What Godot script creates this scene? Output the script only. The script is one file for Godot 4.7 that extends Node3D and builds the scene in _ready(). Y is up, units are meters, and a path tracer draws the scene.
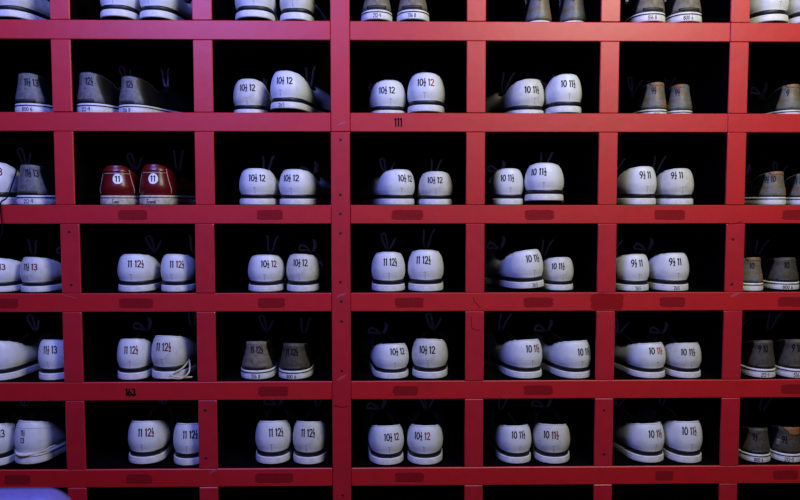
extends Node3D
# A red wooden cubby rack of rental bowling shoes. Metres, y up; the face of the rack is z = 0, the cubbies run back to z = -0.36.

const RAIL_TOP := 0.5591        # top edge of the rail of row 0
const PITCH := 0.185            # one shelf to the next
const RAIL_H := 0.0385
const UP_W := 0.039
const DEPTH := 0.36
const FLOOR_Y := -1.36
const FIRST_ROW := -1
const LAST_ROW := 10
const UPPER_X := [-0.936, -0.659, -0.3743, -0.0963, 0.1809, 0.4547, 0.7214, 0.990]
const LOWER_X := [-0.930, -0.6515, -0.3765, -0.0967, 0.1811, 0.4557, 0.7243, 0.993]

var mats := {}
var taken := {}
var noise := FastNoiseLite.new()

func _ready():
	make_camera_and_light()
	make_materials()
	make_room()
	make_rack()
	make_shoes()
	make_chair()

func make_camera_and_light():
	var cam := Camera3D.new()
	cam.name = "camera"
	cam.position = Vector3(0, 0, 1.48536)
	cam.rotation = Vector3(-0.06117, -0.01714, 0.000065)
	cam.fov = 38.296
	cam.near = 0.02
	var lens := CameraAttributesPhysical.new()
	lens.frustum_focal_length = 34.562
	lens.frustum_focus_distance = 1.50
	lens.exposure_aperture = 1.4
	cam.attributes = lens
	add_child(cam)
	cam.current = true
	var env := Environment.new()
	env.background_mode = Environment.BG_COLOR
	env.background_color = Color(0.19, 0.17, 0.28)
	env.ambient_light_source = Environment.AMBIENT_SOURCE_DISABLED
	env.tonemap_mode = Environment.TONE_MAPPER_LINEAR
	env.tonemap_exposure = 1.0
	env.sdfgi_enabled = true
	env.ssao_enabled = true
	env.ssil_enabled = true
	var we := WorldEnvironment.new()
	we.name = "world_environment"
	we.environment = env
	add_child(we)
	lamp("violet_lamp", Vector3(-0.62, 1.00, 1.02), Color(0.50, 0.55, 1.0), 2.7)
	lamp("warm_lamp", Vector3(0.75, 1.00, 1.02), Color(1.0, 0.99, 0.92), 2.0)

func lamp(called: String, at: Vector3, tint: Color, energy: float):
	var l := OmniLight3D.new()
	l.name = called
	l.position = at
	l.light_color = tint
	l.light_energy = energy
	l.light_size = 0.3
	l.omni_range = 12.0
	l.omni_attenuation = 2.0
	l.shadow_enabled = true
	add_child(l)

# ------------------------------------------------------------------ materials
func noise_tex(f: float, seed_value: int, cols: Array, offs: Array, octaves := 4, size := 256) -> NoiseTexture2D:
	var n := FastNoiseLite.new()
	n.seed = seed_value
	n.frequency = f
	n.fractal_octaves = octaves
	var g := Gradient.new()
	g.offsets = PackedFloat32Array(offs)
	g.colors = PackedColorArray(cols)
	var t := NoiseTexture2D.new()
	t.width = size
	t.height = size
	t.seamless = true
	t.noise = n
	t.color_ramp = g
	return t

func normal_tex(f: float, seed_value: int, strength: float) -> NoiseTexture2D:
	var n := FastNoiseLite.new()
	n.seed = seed_value
	n.frequency = f
	var t := NoiseTexture2D.new()
	t.width = 256
	t.height = 256
	t.seamless = true
	t.as_normal_map = true
	t.bump_strength = strength
	t.noise = n
	return t

func plain(key: String, c: Color, rough: float, spec := 0.5, metal := 0.0) -> StandardMaterial3D:
	var m := StandardMaterial3D.new()
	m.albedo_color = c
	m.roughness = rough
	m.metallic_specular = spec
	m.metallic = metal
	mats[key] = m
	return m

func speckled(key: String, tex: Texture2D, rough: float, scale_v: float, spec := 0.5) -> StandardMaterial3D:
	var m := plain(key, Color.WHITE, rough, spec)
	m.albedo_texture = tex
	m.uv1_triplanar = true
	m.uv1_scale = Vector3.ONE * scale_v
	return m

func make_materials():
	noise.seed = 11
	noise.frequency = 0.045
	# the paint of the rack: brushed red gloss, a little uneven
	var red := speckled("red_paint", noise_tex(0.02, 3, [Color(0.68, 0.035, 0.06), Color(0.72, 0.04, 0.07), Color(0.70, 0.037, 0.065)], [0.0, 0.55, 1.0]), 0.47, 3.0, 0.65)
	red.uv1_world_triplanar = true
	red.normal_enabled = true
	red.normal_texture = normal_tex(0.03, 8, 1.5)
	red.normal_scale = 0.08
	var red2 := red.duplicate() as StandardMaterial3D
	red2.albedo_texture = noise_tex(0.03, 23, [Color(0.66, 0.06, 0.11), Color(0.70, 0.07, 0.13)], [0.2, 0.9])
	red2.roughness = 0.44
	mats["strip_paint"] = red2
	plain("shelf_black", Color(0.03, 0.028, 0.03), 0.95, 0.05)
	plain("gap", Color(0.02, 0.01, 0.012), 0.9, 0.1)
	plain("screw", Color(0.05, 0.03, 0.035), 0.5, 0.5)
	speckled("tape", noise_tex(0.06, 5, [Color(0.44, 0.06, 0.09), Color(0.56, 0.05, 0.08), Color(0.38, 0.06, 0.09)], [0.1, 0.55, 0.95]), 0.6, 14.0, 0.3)
	plain("blotch", Color(0.56, 0.03, 0.05), 0.4)
	plain("chip", Color(0.66, 0.22, 0.28), 0.6)
	speckled("white_leather", noise_tex(0.02, 31, [Color(0.73, 0.74, 0.74), Color(0.80, 0.81, 0.81), Color(0.82, 0.83, 0.83)], [0.05, 0.35, 1.0], 5), 0.45, 7.0)
	speckled("worn_leather", noise_tex(0.03, 37, [Color(0.67, 0.67, 0.63), Color(0.75, 0.75, 0.71), Color(0.79, 0.79, 0.76)], [0.1, 0.4, 1.0], 5), 0.5, 8.0)
	speckled("white_rubber", noise_tex(0.03, 41, [Color(0.74, 0.73, 0.71), Color(0.83, 0.83, 0.82)], [0.1, 0.5]), 0.55, 9.0)
	speckled("cream_rubber", noise_tex(0.03, 43, [Color(0.58, 0.54, 0.46), Color(0.78, 0.74, 0.66)], [0.1, 0.6]), 0.6, 9.0)
	plain("welt", Color(0.045, 0.045, 0.055), 0.5)
	plain("black_leather", Color(0.03, 0.03, 0.033), 0.42)
	plain("lining", Color(0.07, 0.065, 0.07), 0.9, 0.2)
	plain("under", Color(0.16, 0.09, 0.08), 0.8, 0.2)
	speckled("grey_suede", noise_tex(0.03, 47, [Color(0.24, 0.24, 0.24), Color(0.37, 0.37, 0.37), Color(0.46, 0.46, 0.45)], [0.1, 0.5, 0.95], 5), 0.6, 10.0)
	speckled("taupe_suede", noise_tex(0.03, 51, [Color(0.30, 0.27, 0.20), Color(0.42, 0.39, 0.32), Color(0.50, 0.47, 0.41)], [0.1, 0.5, 0.95], 5), 0.65, 10.0)
	speckled("silver_worn", noise_tex(0.022, 53, [Color(0.46, 0.32, 0.15), Color(0.36, 0.34, 0.27), Color(0.37, 0.38, 0.35), Color(0.44, 0.45, 0.44), Color(0.32, 0.33, 0.30)], [0.2, 0.34, 0.5, 0.75, 1.0], 4), 0.5, 9.0)
	speckled("dark_worn", noise_tex(0.03, 57, [Color(0.16, 0.14, 0.10), Color(0.25, 0.23, 0.18), Color(0.31, 0.29, 0.24)], [0.1, 0.55, 1.0], 4), 0.6, 10.0)
	speckled("rust_patch", noise_tex(0.05, 61, [Color(0.38, 0.25, 0.12), Color(0.55, 0.36, 0.17), Color(0.48, 0.41, 0.30)], [0.1, 0.55, 1.0], 4), 0.6, 16.0)
	plain("dark_tab", Color(0.12, 0.12, 0.11), 0.6)
	plain("red_leather", Color(0.36, 0.035, 0.05), 0.32)
	plain("stitch", Color(0.72, 0.62, 0.50), 0.7)
	plain("sticker", Color(0.88, 0.88, 0.88), 0.5)
	plain("ink", Color(0.035, 0.03, 0.06), 0.7, 0.2)
	plain("faint_ink", Color(0.13, 0.13, 0.18), 0.7, 0.2)
	plain("red_ink", Color(0.62, 0.10, 0.10), 0.7, 0.2)
	plain("maroon_ink", Color(0.36, 0.09, 0.12), 0.7, 0.2)
	plain("blue_ink", Color(0.12, 0.12, 0.30), 0.7, 0.2)
	plain("seam", Color(0.60, 0.60, 0.60), 0.7)
	plain("lace", Color(0.85, 0.80, 0.97), 0.8, 0.2)
	plain("pencil", Color(0.36, 0.36, 0.38), 0.7, 0.2)
	plain("dark_lace", Color(0.04, 0.035, 0.045), 0.8, 0.2)
	plain("cream_lace", Color(0.75, 0.72, 0.62), 0.8, 0.2)
	speckled("floor_paint", noise_tex(0.02, 71, [Color(0.10, 0.10, 0.11), Color(0.15, 0.15, 0.16)], [0.2, 0.8]), 0.7, 1.5)
	plain("wall_paint", Color(0.10, 0.09, 0.10), 0.9)
	speckled("violet_vinyl", noise_tex(0.04, 73, [Color(0.39, 0.37, 0.64), Color(0.43, 0.41, 0.68)], [0.2, 0.8]), 0.45, 6.0)
	plain("chrome", Color(0.7, 0.7, 0.72), 0.25, 0.5, 1.0)

# ------------------------------------------------------------------ helpers
func numbered(called: String) -> String:
	if not taken.has(called):
		taken[called] = 0
		return called
	taken[called] += 1
	return "%s_%03d" % [called, taken[called]]

func piece(called: String, mesh: Mesh, mat: String, parent: Node) -> MeshInstance3D:
	var o := MeshInstance3D.new()
	o.mesh = mesh
	if mat != "":
		o.material_override = mats[mat]
	if parent == self:
		o.name = numbered(called)
	else:
		var n := 0
		for c in parent.get_children():
			if String(c.name) == called or String(c.name).begins_with(called + "_0"):
				n += 1
		o.name = called if n == 0 else "%s_%03d" % [called, n]
	parent.add_child(o, true)
	return o

func structure(called: String, mesh: Mesh, mat: String, at: Vector3) -> MeshInstance3D:
	var o := piece(called, mesh, mat, self)
	o.position = at
	o.set_meta("kind", "structure")
	return o

func tag(o: Node, label: String, category: String, group := ""):
	o.set_meta("label", label)
	o.set_meta("category", category)
	if group != "":
		o.set_meta("group", group)

# a mesh from triangles, turned so that its faces look out
func from_tris(pts: PackedVector3Array, smooth: bool, centre = null) -> ArrayMesh:
	var c := Vector3.ZERO
	if centre == null:
		for p in pts:
			c += p
		c /= float(max(1, pts.size()))
	else:
		c = centre
	var s := 0.0
	for i in range(0, pts.size(), 3):
		var n := (pts[i + 1] - pts[i]).cross(pts[i + 2] - pts[i])
		s += n.dot((pts[i] + pts[i + 1] + pts[i + 2]) / 3.0 - c)
	var st := SurfaceTool.new()
	st.begin(Mesh.PRIMITIVE_TRIANGLES)
	st.set_smooth_group(0 if smooth else -1)
	for i in range(0, pts.size(), 3):
		var order := [0, 1, 2] if s < 0.0 else [0, 2, 1]
		for k in order:
			st.add_vertex(pts[i + k])
	st.generate_normals()
	st.index()
	return st.commit()

# quads between rows of points
func grid_tris(rows: Array, closed: bool, out: PackedVector3Array) -> PackedVector3Array:
	for j in range(rows.size() - 1):
		var a: PackedVector3Array = rows[j]
		var b: PackedVector3Array = rows[j + 1]
		var n := a.size()
		var last := n if closed else n - 1
		for i in range(last):
			var k := (i + 1) % n
			out.append_array(PackedVector3Array([a[i], a[k], b[k], a[i], b[k], b[i]]))
	return out

# box with chamfered edges; centre at the origin
func bevel_box(sz: Vector3, b: float) -> ArrayMesh:
	var h := sz * 0.5
	b = min(b, min(h.x, min(h.y, h.z)) * 0.9)
	var rows := []
	for r in [[-h.z, b], [-h.z + b, 0.0], [h.z - b, 0.0], [h.z, b]]:
		var x: float = h.x - r[1]
		var y: float = h.y - r[1]
		var z: float = r[0]
		rows.append(PackedVector3Array([Vector3(x, -y + b, z), Vector3(x, y - b, z), Vector3(x - b, y, z), Vector3(-x + b, y, z),
			Vector3(-x, y - b, z), Vector3(-x, -y + b, z), Vector3(-x + b, -y, z), Vector3(x - b, -y, z)]))
	var t := grid_tris(rows, true, PackedVector3Array())
	for r in [rows[0], rows[3]]:
		for i in range(1, 7):
			if r == rows[0]:
				t.append_array(PackedVector3Array([r[0], r[i], r[i + 1]]))
			else:
				t.append_array(PackedVector3Array([r[0], r[i + 1], r[i]]))
	return from_tris_each(t)

# flat shaded, every face turned away from the middle (convex shapes)
func from_tris_each(pts: PackedVector3Array) -> ArrayMesh:
	var c := Vector3.ZERO
	for p in pts:
		c += p
	c /= float(pts.size())
	var st := SurfaceTool.new()
	st.begin(Mesh.PRIMITIVE_TRIANGLES)
	st.set_smooth_group(-1)
	for i in range(0, pts.size(), 3):
		var n := (pts[i + 1] - pts[i]).cross(pts[i + 2] - pts[i])
		var s := n.dot((pts[i] + pts[i + 1] + pts[i + 2]) / 3.0 - c)
		for k in ([0, 1, 2] if s < 0.0 else [0, 2, 1]):
			st.add_vertex(pts[i + k])
	st.generate_normals()
	return st.commit()

func tube(path: Array, rad: float, sides := 6, flat := 1.0) -> ArrayMesh:
	var cv := Curve3D.new()
	for i in range(path.size()):
		var p: Vector3 = path[i]
		var a: Vector3 = path[max(0, i - 1)]
		var b: Vector3 = path[min(path.size() - 1, i + 1)]
		var t := (b - a) / 6.0
		cv.add_point(p, -t, t)
	cv.bake_interval = rad * 2.5
	var pts := cv.get_baked_points()
	var rows := []
	var up := Vector3(0.31, 0.17, 0.93).normalized()
	for i in range(pts.size()):
		var d := (pts[min(i + 1, pts.size() - 1)] - pts[max(i - 1, 0)]).normalized()
		var s := d.cross(up)
		if s.length() < 0.05:
			s = d.cross(Vector3.UP)
		s = s.normalized()
		var w := s.cross(d).normalized()
		var ring := PackedVector3Array()
		var rr := rad * (0.35 if (i == 0 or i == pts.size() - 1) else 1.0)
		for k in range(sides):
			var an := TAU * k / sides
			ring.append(pts[i] + s * cos(an) * rr + w * sin(an) * rr * flat)
		rows.append(ring)
	var st := SurfaceTool.new()
	st.begin(Mesh.PRIMITIVE_TRIANGLES)
	st.set_smooth_group(0)
	for v in grid_tris(rows, true, PackedVector3Array()):
		st.add_vertex(v)
	st.generate_normals()
	st.index()
	return st.commit()

# ------------------------------------------------------------------ lettering: strokes in a box one unit high
func arc(cx: float, cy: float, rx: float, ry: float, a0: float, a1: float, n := 10) -> Array:
	var r := []
	for i in range(n + 1):
		var a := deg_to_rad(lerpf(a0, a1, float(i) / n))
		r.append(Vector2(cx + rx * cos(a), cy + ry * sin(a)))
	return r

func glyph(ch: String) -> Array:    # [advance, stroke, stroke ...]
	match ch:
		"0": return [0.56, arc(0.23, 0.5, 0.2, 0.46, 0, 360, 16)]
		"1": return [0.34, [Vector2(0.02, 0.84), Vector2(0.14, 0.97), Vector2(0.14, 0.03)]]
		"2": return [0.54, arc(0.22, 0.72, 0.19, 0.24, 170, -25, 8) + [Vector2(0.03, 0.04), Vector2(0.43, 0.04)]]
		"3": return [0.54, arc(0.2, 0.74, 0.18, 0.22, 150, -90, 8), arc(0.2, 0.28, 0.2, 0.24, 90, -150, 8)]
		"5": return [0.54, [Vector2(0.4, 0.96), Vector2(0.1, 0.96), Vector2(0.06, 0.55)], arc(0.2, 0.3, 0.2, 0.27, 120, -140, 8)]
		"6": return [0.56, arc(0.22, 0.28, 0.19, 0.25, 0, 360, 12), [Vector2(0.03, 0.3), Vector2(0.12, 0.7), Vector2(0.26, 0.98)]]
		"8": return [0.54, arc(0.2, 0.74, 0.16, 0.21, 0, 360, 12), arc(0.2, 0.27, 0.2, 0.24, 0, 360, 12)]
		"9": return [0.56, arc(0.22, 0.72, 0.19, 0.25, 0, 360, 12), [Vector2(0.41, 0.7), Vector2(0.32, 0.3), Vector2(0.18, 0.02)]]
		"h": return [0.34, [Vector2(0.06, 0.98), Vector2(0.13, 1.04), Vector2(0.13, 0.62)], [Vector2(0.0, 0.52), Vector2(0.26, 0.52)],
			arc(0.13, 0.3, 0.1, 0.13, 170, -25, 6) + [Vector2(0.03, -0.06), Vector2(0.25, -0.06)]]
		"-": return [0.4, [Vector2(0.05, 0.5), Vector2(0.3, 0.5)]]
		"T": return [0.5, [Vector2(0.0, 0.95), Vector2(0.44, 0.95)], [Vector2(0.22, 0.95), Vector2(0.22, 0.0)]]
		"F": return [0.45, [Vector2(0.4, 0.95), Vector2(0.05, 0.95), Vector2(0.05, 0.0)], [Vector2(0.05, 0.5), Vector2(0.32, 0.5)]]
		"o": return [0.45, arc(0.2, 0.26, 0.16, 0.24, 0, 360, 10)]
		"a": return [0.45, arc(0.2, 0.26, 0.16, 0.24, 0, 360, 10), [Vector2(0.36, 0.5), Vector2(0.38, 0.0)]]
		"m": return [0.66, [Vector2(0.05, 0.0), Vector2(0.05, 0.5), Vector2(0.28, 0.45), Vector2(0.3, 0.0)], [Vector2(0.3, 0.45), Vector2(0.54, 0.45), Vector2(0.56, 0.0)]]
		"n": return [0.45, [Vector2(0.05, 0.0), Vector2(0.05, 0.5)], [Vector2(0.05, 0.4), Vector2(0.3, 0.48), Vector2(0.34, 0.0)]]
		"r": return [0.34, [Vector2(0.05, 0.0), Vector2(0.05, 0.5)], [Vector2(0.05, 0.38), Vector2(0.26, 0.5)]]
		"i": return [0.2, [Vector2(0.06, 0.0), Vector2(0.06, 0.5)], [Vector2(0.06, 0.68), Vector2(0.06, 0.76)]]
	return [0.34]

func text_width(s: String, h: float, wide := 1.0) -> float:
	var x := 0.0
	for ch in s:
		x += glyph(ch)[0] * h * wide
	return x

# flat quads (2-D) of the strokes of a word whose left end is at x0 and baseline at y0
func text_quads(s: String, h: float, w: float, x0: float, y0: float, wide := 1.0) -> Array:
	var q := []
	for ch in s:
		var g := glyph(ch)
		var ww := w * (0.72 if ch == "h" else 1.0)
		for k in range(1, g.size()):
			var line: Array = g[k]
			for i in range(line.size() - 1):
				var a: Vector2 = line[i] * Vector2(h * wide, h) + Vector2(x0, y0)
				var b: Vector2 = line[i + 1] * Vector2(h * wide, h) + Vector2(x0, y0)
				var d := (b - a).normalized()
				var n := Vector2(-d.y, d.x) * ww * 0.5
				a -= d * ww * 0.3
				b += d * ww * 0.3
				var parts := int(ceil((b - a).length() / (h * 0.25)))
				for m in range(parts):
					var p := a.lerp(b, float(m) / parts)
					var r := a.lerp(b, float(m + 1) / parts)
					q.append([p - n, r - n, r + n, p + n])
		x0 += g[0] * h * wide
	return q

const TAPES := [[3, -0.522, 0.059], [3, -0.242, 0.053], [3, 0.041, 0.064], [3, 0.314, 0.060], [3, 0.585, 0.065], [3, 0.848, 0.053], [4, -0.787, 0.053], [4, -0.519, 0.070], [4, -0.241, 0.056], [4, 0.045, 0.060], [4, 0.314, 0.061], [4, 0.595, 0.053], [4, 0.847, 0.059], [5, -0.239, 0.062], [5, 0.037, 0.052], [5, 0.316, 0.061], [5, 0.857, 0.053], [6, -0.774, 0.054], [6, -0.521, 0.054], [6, -0.239, 0.080], [6, 0.046, 0.061], [6, 0.586, 0.038], [6, 0.846, 0.054], ]
const SCREWS := [[-0.096, 0.135], [-0.097, 0.023], [-0.097, -0.016], [-0.097, -0.056], [-0.098, -0.157], [-0.096, -0.197], [-0.096, -0.239], [-0.096, -0.343], [-0.095, -0.608], [-0.652, -0.053], [-0.651, -0.162], [-0.381, -0.425], [-0.381, -0.527], [0.719, -0.069], [0.719, -0.163], [0.455, -0.429], [0.457, -0.524], ]

# ------------------------------------------------------------------ the room and the rack
func make_room():
	structure("floor", bevel_box(Vector3(6.0, 0.1, 5.0), 0.002), "floor_paint", Vector3(0, FLOOR_Y - 0.05, 1.6))
	structure("wall_back", bevel_box(Vector3(6.0, 3.4, 0.12), 0.002), "wall_paint", Vector3(0, FLOOR_Y + 1.7, -DEPTH - 0.10))

func rail_y(row: int) -> float:        # top edge of a rail
	return RAIL_TOP - row * PITCH + {2: 0.0008, 3: -0.0024, 4: 0.0006}.get(row, 0.0)

func xs(row: int) -> Array:            # the uprights that stand between rail row-1 and rail row
	return UPPER_X if row <= 3 else LOWER_X

func block(called: String, mat: String, parent: Node, lo: Vector3, hi: Vector3, b := 0.0012) -> MeshInstance3D:
	var o := piece(called, bevel_box(hi - lo, b), mat, parent)
	o.position = (lo + hi) * 0.5
	return o

var rails := {}
var strips := []

func make_rack():
	var rack := Node3D.new()
	rack.name = "shoe_rack"
	add_child(rack)
	tag(rack, "tall red painted wooden cubby rack holding all the rental bowling shoes", "shoe rack")
	var top := rail_y(FIRST_ROW)
	var left: float = UPPER_X[0] - UP_W * 0.5
	var right: float = UPPER_X[7] + UP_W * 0.5
	var bottom := rail_y(LAST_ROW) - RAIL_H
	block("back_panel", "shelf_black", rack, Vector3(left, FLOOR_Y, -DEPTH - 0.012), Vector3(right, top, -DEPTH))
	block("side_panel", "red_paint", rack, Vector3(left - 0.004, FLOOR_Y, -DEPTH - 0.012), Vector3(left + 0.014, top, -0.0186))
	block("side_panel", "red_paint", rack, Vector3(right - 0.014, FLOOR_Y, -DEPTH - 0.012), Vector3(right + 0.004, top, -0.0186))
	block("plinth", "red_paint", rack, Vector3(left, FLOOR_Y, -0.018), Vector3(right, bottom - 0.0008, -0.002))
	var g := 0.0004
	for row in range(FIRST_ROW, LAST_ROW + 1):
		var yt := rail_y(row)
		var yb := yt - RAIL_H
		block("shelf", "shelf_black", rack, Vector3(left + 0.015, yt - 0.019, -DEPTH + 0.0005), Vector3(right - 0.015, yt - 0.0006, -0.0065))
		# rails butt against the long middle upright, in the upper rows also against the sixth one
		var m: float = xs(row)[3]
		var cuts := [[left, m - UP_W * 0.5], [m + UP_W * 0.5, right]]
		if row <= 2:
			var s: float = xs(row)[6] - UP_W * 0.5
			cuts = [[left, m - UP_W * 0.5], [m + UP_W * 0.5, s], [s, right]]
		for k in range(cuts.size()):
			var step := 0.0007 if (row + k) % 2 == 0 else 0.0
			var rl := block("rail", "red_paint", rack, Vector3(cuts[k][0] + g, yb, -0.006), Vector3(cuts[k][1] - g, yt, -step))
			rails["%d_%d" % [row, k]] = rl
		if row > FIRST_ROW:
			var roof := rail_y(row - 1) - RAIL_H
			var x: Array = xs(row)
			for i in range(8):
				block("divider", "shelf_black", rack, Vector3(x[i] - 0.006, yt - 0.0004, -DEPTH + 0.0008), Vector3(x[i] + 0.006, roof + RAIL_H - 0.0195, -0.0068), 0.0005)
				if i == 3:
					continue
				var up := block("upright", "strip_paint" if row > 3 else "red_paint", rack, Vector3(x[i] - UP_W * 0.5, yt + g, -0.006),
					Vector3(x[i] + UP_W * 0.5, roof - g, 0.0006 if (i + row) % 3 == 0 else -0.0004))
				strips.append(up)
	# the middle upright: two long lengths, set end to end on the second rail
	var j := rail_y(2) - RAIL_H
	strips.append(block("upright", "red_paint", rack, Vector3(UPPER_X[3] - UP_W * 0.5, j + g, -0.006), Vector3(UPPER_X[3] + UP_W * 0.5, top, 0.0006)))
	strips.append(block("upright", "strip_paint", rack, Vector3(LOWER_X[3] - UP_W * 0.5, bottom, -0.006), Vector3(LOWER_X[3] + UP_W * 0.5, j - g, 0.0012)))
	var head := screw_mesh()
	for p in SCREWS:
		var host: MeshInstance3D = null
		for s in strips:
			var bx: AABB = s.mesh.get_aabb()
			var q: Vector3 = Vector3(p[0], p[1], 0) - s.position
			if abs(q.x) < bx.size.x * 0.5 and abs(q.y) < bx.size.y * 0.5:
				host = s
		if host != null:
			var sc := piece("screw", head, "screw", host)
			sc.position = Vector3(p[0], p[1], host.mesh.get_aabb().end.z + host.position.z) - host.position
	for t in TAPES:
		var row: int = t[0]
		var wv: float = t[2]
		on_rail("tape_label", worn_plate(wv, 0.0205, int(t[1] * 1000.0)), "tape", row, t[1], rail_y(row) - RAIL_H * 0.52)
	on_rail("handwritten_number", flat_text("163", 0.0145, 0.0034), "ink", 5, -0.534, rail_y(5) - 0.028)
	on_rail("handwritten_number", flat_text("111", 0.017, 0.0028), "ink", 2, 0.023, rail_y(2) - 0.028)
	# knocks, cracks and a spill of darker paint
	on_rail("paint_spill", worn_plate(0.068, 0.034, 77), "blotch", 4, 0.4575, rail_y(4) - 0.0185)
	on_rail("crack", flat_line([Vector2(-0.016, 0.006), Vector2(-0.004, 0.005), Vector2(0.003, 0.001), Vector2(0.008, -0.002), Vector2(0.011, -0.006)], 0.0012), "gap", 4, 0.440, rail_y(4) - 0.030)
	on_rail("crack", flat_line([Vector2(-0.012, 0.014), Vector2(-0.010, 0.006), Vector2(-0.004, 0.0), Vector2(0.003, -0.009)], 0.001), "gap", 4, 0.190, rail_y(4) - 0.024)
	on_upright("crack", flat_line([Vector2(-0.012, 0.02), Vector2(-0.012, 0.004), Vector2(-0.008, -0.006), Vector2(0.006, -0.009)], 0.001), "gap", 0.186, -0.250)
	on_upright("crack", flat_line([Vector2(-0.016, 0.004), Vector2(-0.006, 0.001), Vector2(0.003, 0.0), Vector2(0.015, 0.003)], 0.0013), "gap", -0.0965, -0.420)
	on_rail("crack", flat_line([Vector2(-0.017, -0.002), Vector2(-0.007, -0.004), Vector2(0.004, -0.001), Vector2(0.017, 0.003)], 0.0009), "gap", 3, 0.722, rail_y(3) - 0.0362)
	on_rail("crack", flat_line([Vector2(-0.018, 0.004), Vector2(-0.008, -0.001), Vector2(0.004, -0.003), Vector2(0.014, -0.007)], 0.0009), "chip", 4, -0.655, rail_y(4) - 0.004)
	for c in [[-0.0935, 0.167, 3], [-0.097, -0.185, 5], [-0.094, -0.357, 6], [0.742, 0.166, 7]]:
		on_upright("paint_chip", chip_plate(int(c[2])), "chip", c[0], c[1])
	on_rail("paint_chip", chip_plate(9), "chip", 4, 0.728, rail_y(4) - 0.006)
	on_rail("paint_chip", chip_plate(12), "chip", 6, -0.365, rail_y(6) - 0.004)

func on_rail(called: String, mesh: Mesh, mat: String, row: int, x: float, y: float):
	for k in range(3):
		var key := "%d_%d" % [row, k]
		if not rails.has(key):
			continue
		var r: MeshInstance3D = rails[key]
		var bx: AABB = r.mesh.get_aabb()
		if abs(x - r.position.x) < bx.size.x * 0.5:
			var o := piece(called, mesh, mat, r)
			o.position = Vector3(x, y, r.position.z + bx.end.z) - r.position
			return

func on_upright(called: String, mesh: Mesh, mat: String, x: float, y: float):
	for s in strips:
		var bx: AABB = s.mesh.get_aabb()
		var q: Vector3 = Vector3(x, y, 0) - s.position
		if abs(q.x) < bx.size.x * 0.5 and abs(q.y) < bx.size.y * 0.5:
			var o := piece(called, mesh, mat, s)
			o.position = Vector3(q.x, q.y, bx.end.z)
			return

func screw_mesh() -> ArrayMesh:
	var rows := []
	for r in [[0.0030, -0.0004], [0.0029, 0.0004], [0.0022, 0.0008], [0.0012, 0.0004], [0.0001, 0.0003]]:
		var ring := PackedVector3Array()
		for k in range(10):
			ring.append(Vector3(cos(TAU * k / 10.0) * r[0], sin(TAU * k / 10.0) * r[0], r[1]))
		rows.append(ring)
	return from_tris(grid_tris(rows, true, PackedVector3Array()), true, Vector3(0, 0, -0.01))

# a thin torn-edged plate, face up to +z
func worn_plate(w: float, h: float, seed_value: int) -> ArrayMesh:
	var outer := PackedVector3Array()
	var n := 28
	for k in range(n):
		var a := TAU * k / n
		var c := cos(a)
		var s := sin(a)
		var f: float = 1.0 / pow(pow(abs(c), 20.0) + pow(abs(s), 20.0), 1.0 / 20.0)
		var j := 1.0 + 0.10 * noise.get_noise_2d(seed_value * 13.7 + k * 40.0, 3.0)
		outer.append(Vector3(c * f * w * 0.5 * j, s * f * h * 0.5 * j, -0.0003))
	var inner := PackedVector3Array()
	for p in outer:
		inner.append(Vector3(p.x * 0.985, p.y * 0.97, 0.0004))
	var t := grid_tris([outer, inner], true, PackedVector3Array())
	for k in range(n):
		t.append_array(PackedVector3Array([inner[k], inner[(k + 1) % n], Vector3(0, 0, 0.0004)]))
	return from_tris(t, false, Vector3(0, 0, -0.05))

func chip_plate(seed_value: int) -> ArrayMesh:
	var n := 9
	var rim := PackedVector3Array()
	for k in range(n):
		var a := TAU * k / n
		var j := 1.0 + 0.5 * noise.get_noise_2d(seed_value * 31.0, k * 50.0)
		rim.append(Vector3(cos(a) * 0.010 * j + sin(a) * 0.004, sin(a) * 0.005 * j + cos(a) * 0.004, 0.0002))
	var t := PackedVector3Array()
	for k in range(n):
		t.append_array(PackedVector3Array([rim[k], rim[(k + 1) % n], Vector3(0, 0, 0.0006)]))
	return from_tris(t, false, Vector3(0, 0, -0.05))

func flat_text(s: String, h: float, w: float) -> ArrayMesh:
	var t := PackedVector3Array()
	for q in text_quads(s, h, w, -text_width(s, h) * 0.5, 0.0):
		var p := []
		for c in q:
			p.append(Vector3(c.x, c.y, 0.0003))
		t.append_array(PackedVector3Array([p[0], p[1], p[2], p[0], p[2], p[3]]))
	return from_tris(t, false, Vector3(0, 0, -0.05))

func flat_line(line: Array, w: float) -> ArrayMesh:
	var pts := []
	for p in line:
		pts.append(Vector3(p.x, p.y, 0.0001))
	return tube(pts, w * 0.5, 5, 0.5)

# ------------------------------------------------------------------ shoes (built in millimetres: x across, y up, d forward into the cubby)
const LAT := [[0, -38], [15, -35], [27, -27], [35, -13], [38, 2], [38, 25], [36, 56], [35, 88], [39, 121], [45, 153], [47, 177], [44, 205], [35, 228], [20, 243], [0, 248]]

class Form:
	var pts: PackedVector2Array       # outline, from the back of the heel round by +x
	var q: PackedFloat32Array         # length along it
	var total: float
	var kx: Curve                     # how wide the upper is at each height
	var kd: Curve
	var y0: float                     # where the upper starts
	var back: float                   # height of the back of the heel

var forms := {}

func curve_of(pairs: Array) -> Curve:
	var c := Curve.new()
	c.min_value = 0.0
	c.max_value = 2.0
	for p in pairs:
		c.add_point(Vector2(p[0], p[1]))
	for i in range(c.point_count):
		if i > 0 and i < c.point_count - 1:
			var a := c.get_point_position(i - 1)
			var b := c.get_point_position(i + 1)
			var t := (b.y - a.y) / (b.x - a.x)
			c.set_point_left_tangent(i, t)
			c.set_point_right_tangent(i, t)
	c.bake_resolution = 200
	return c

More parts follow.
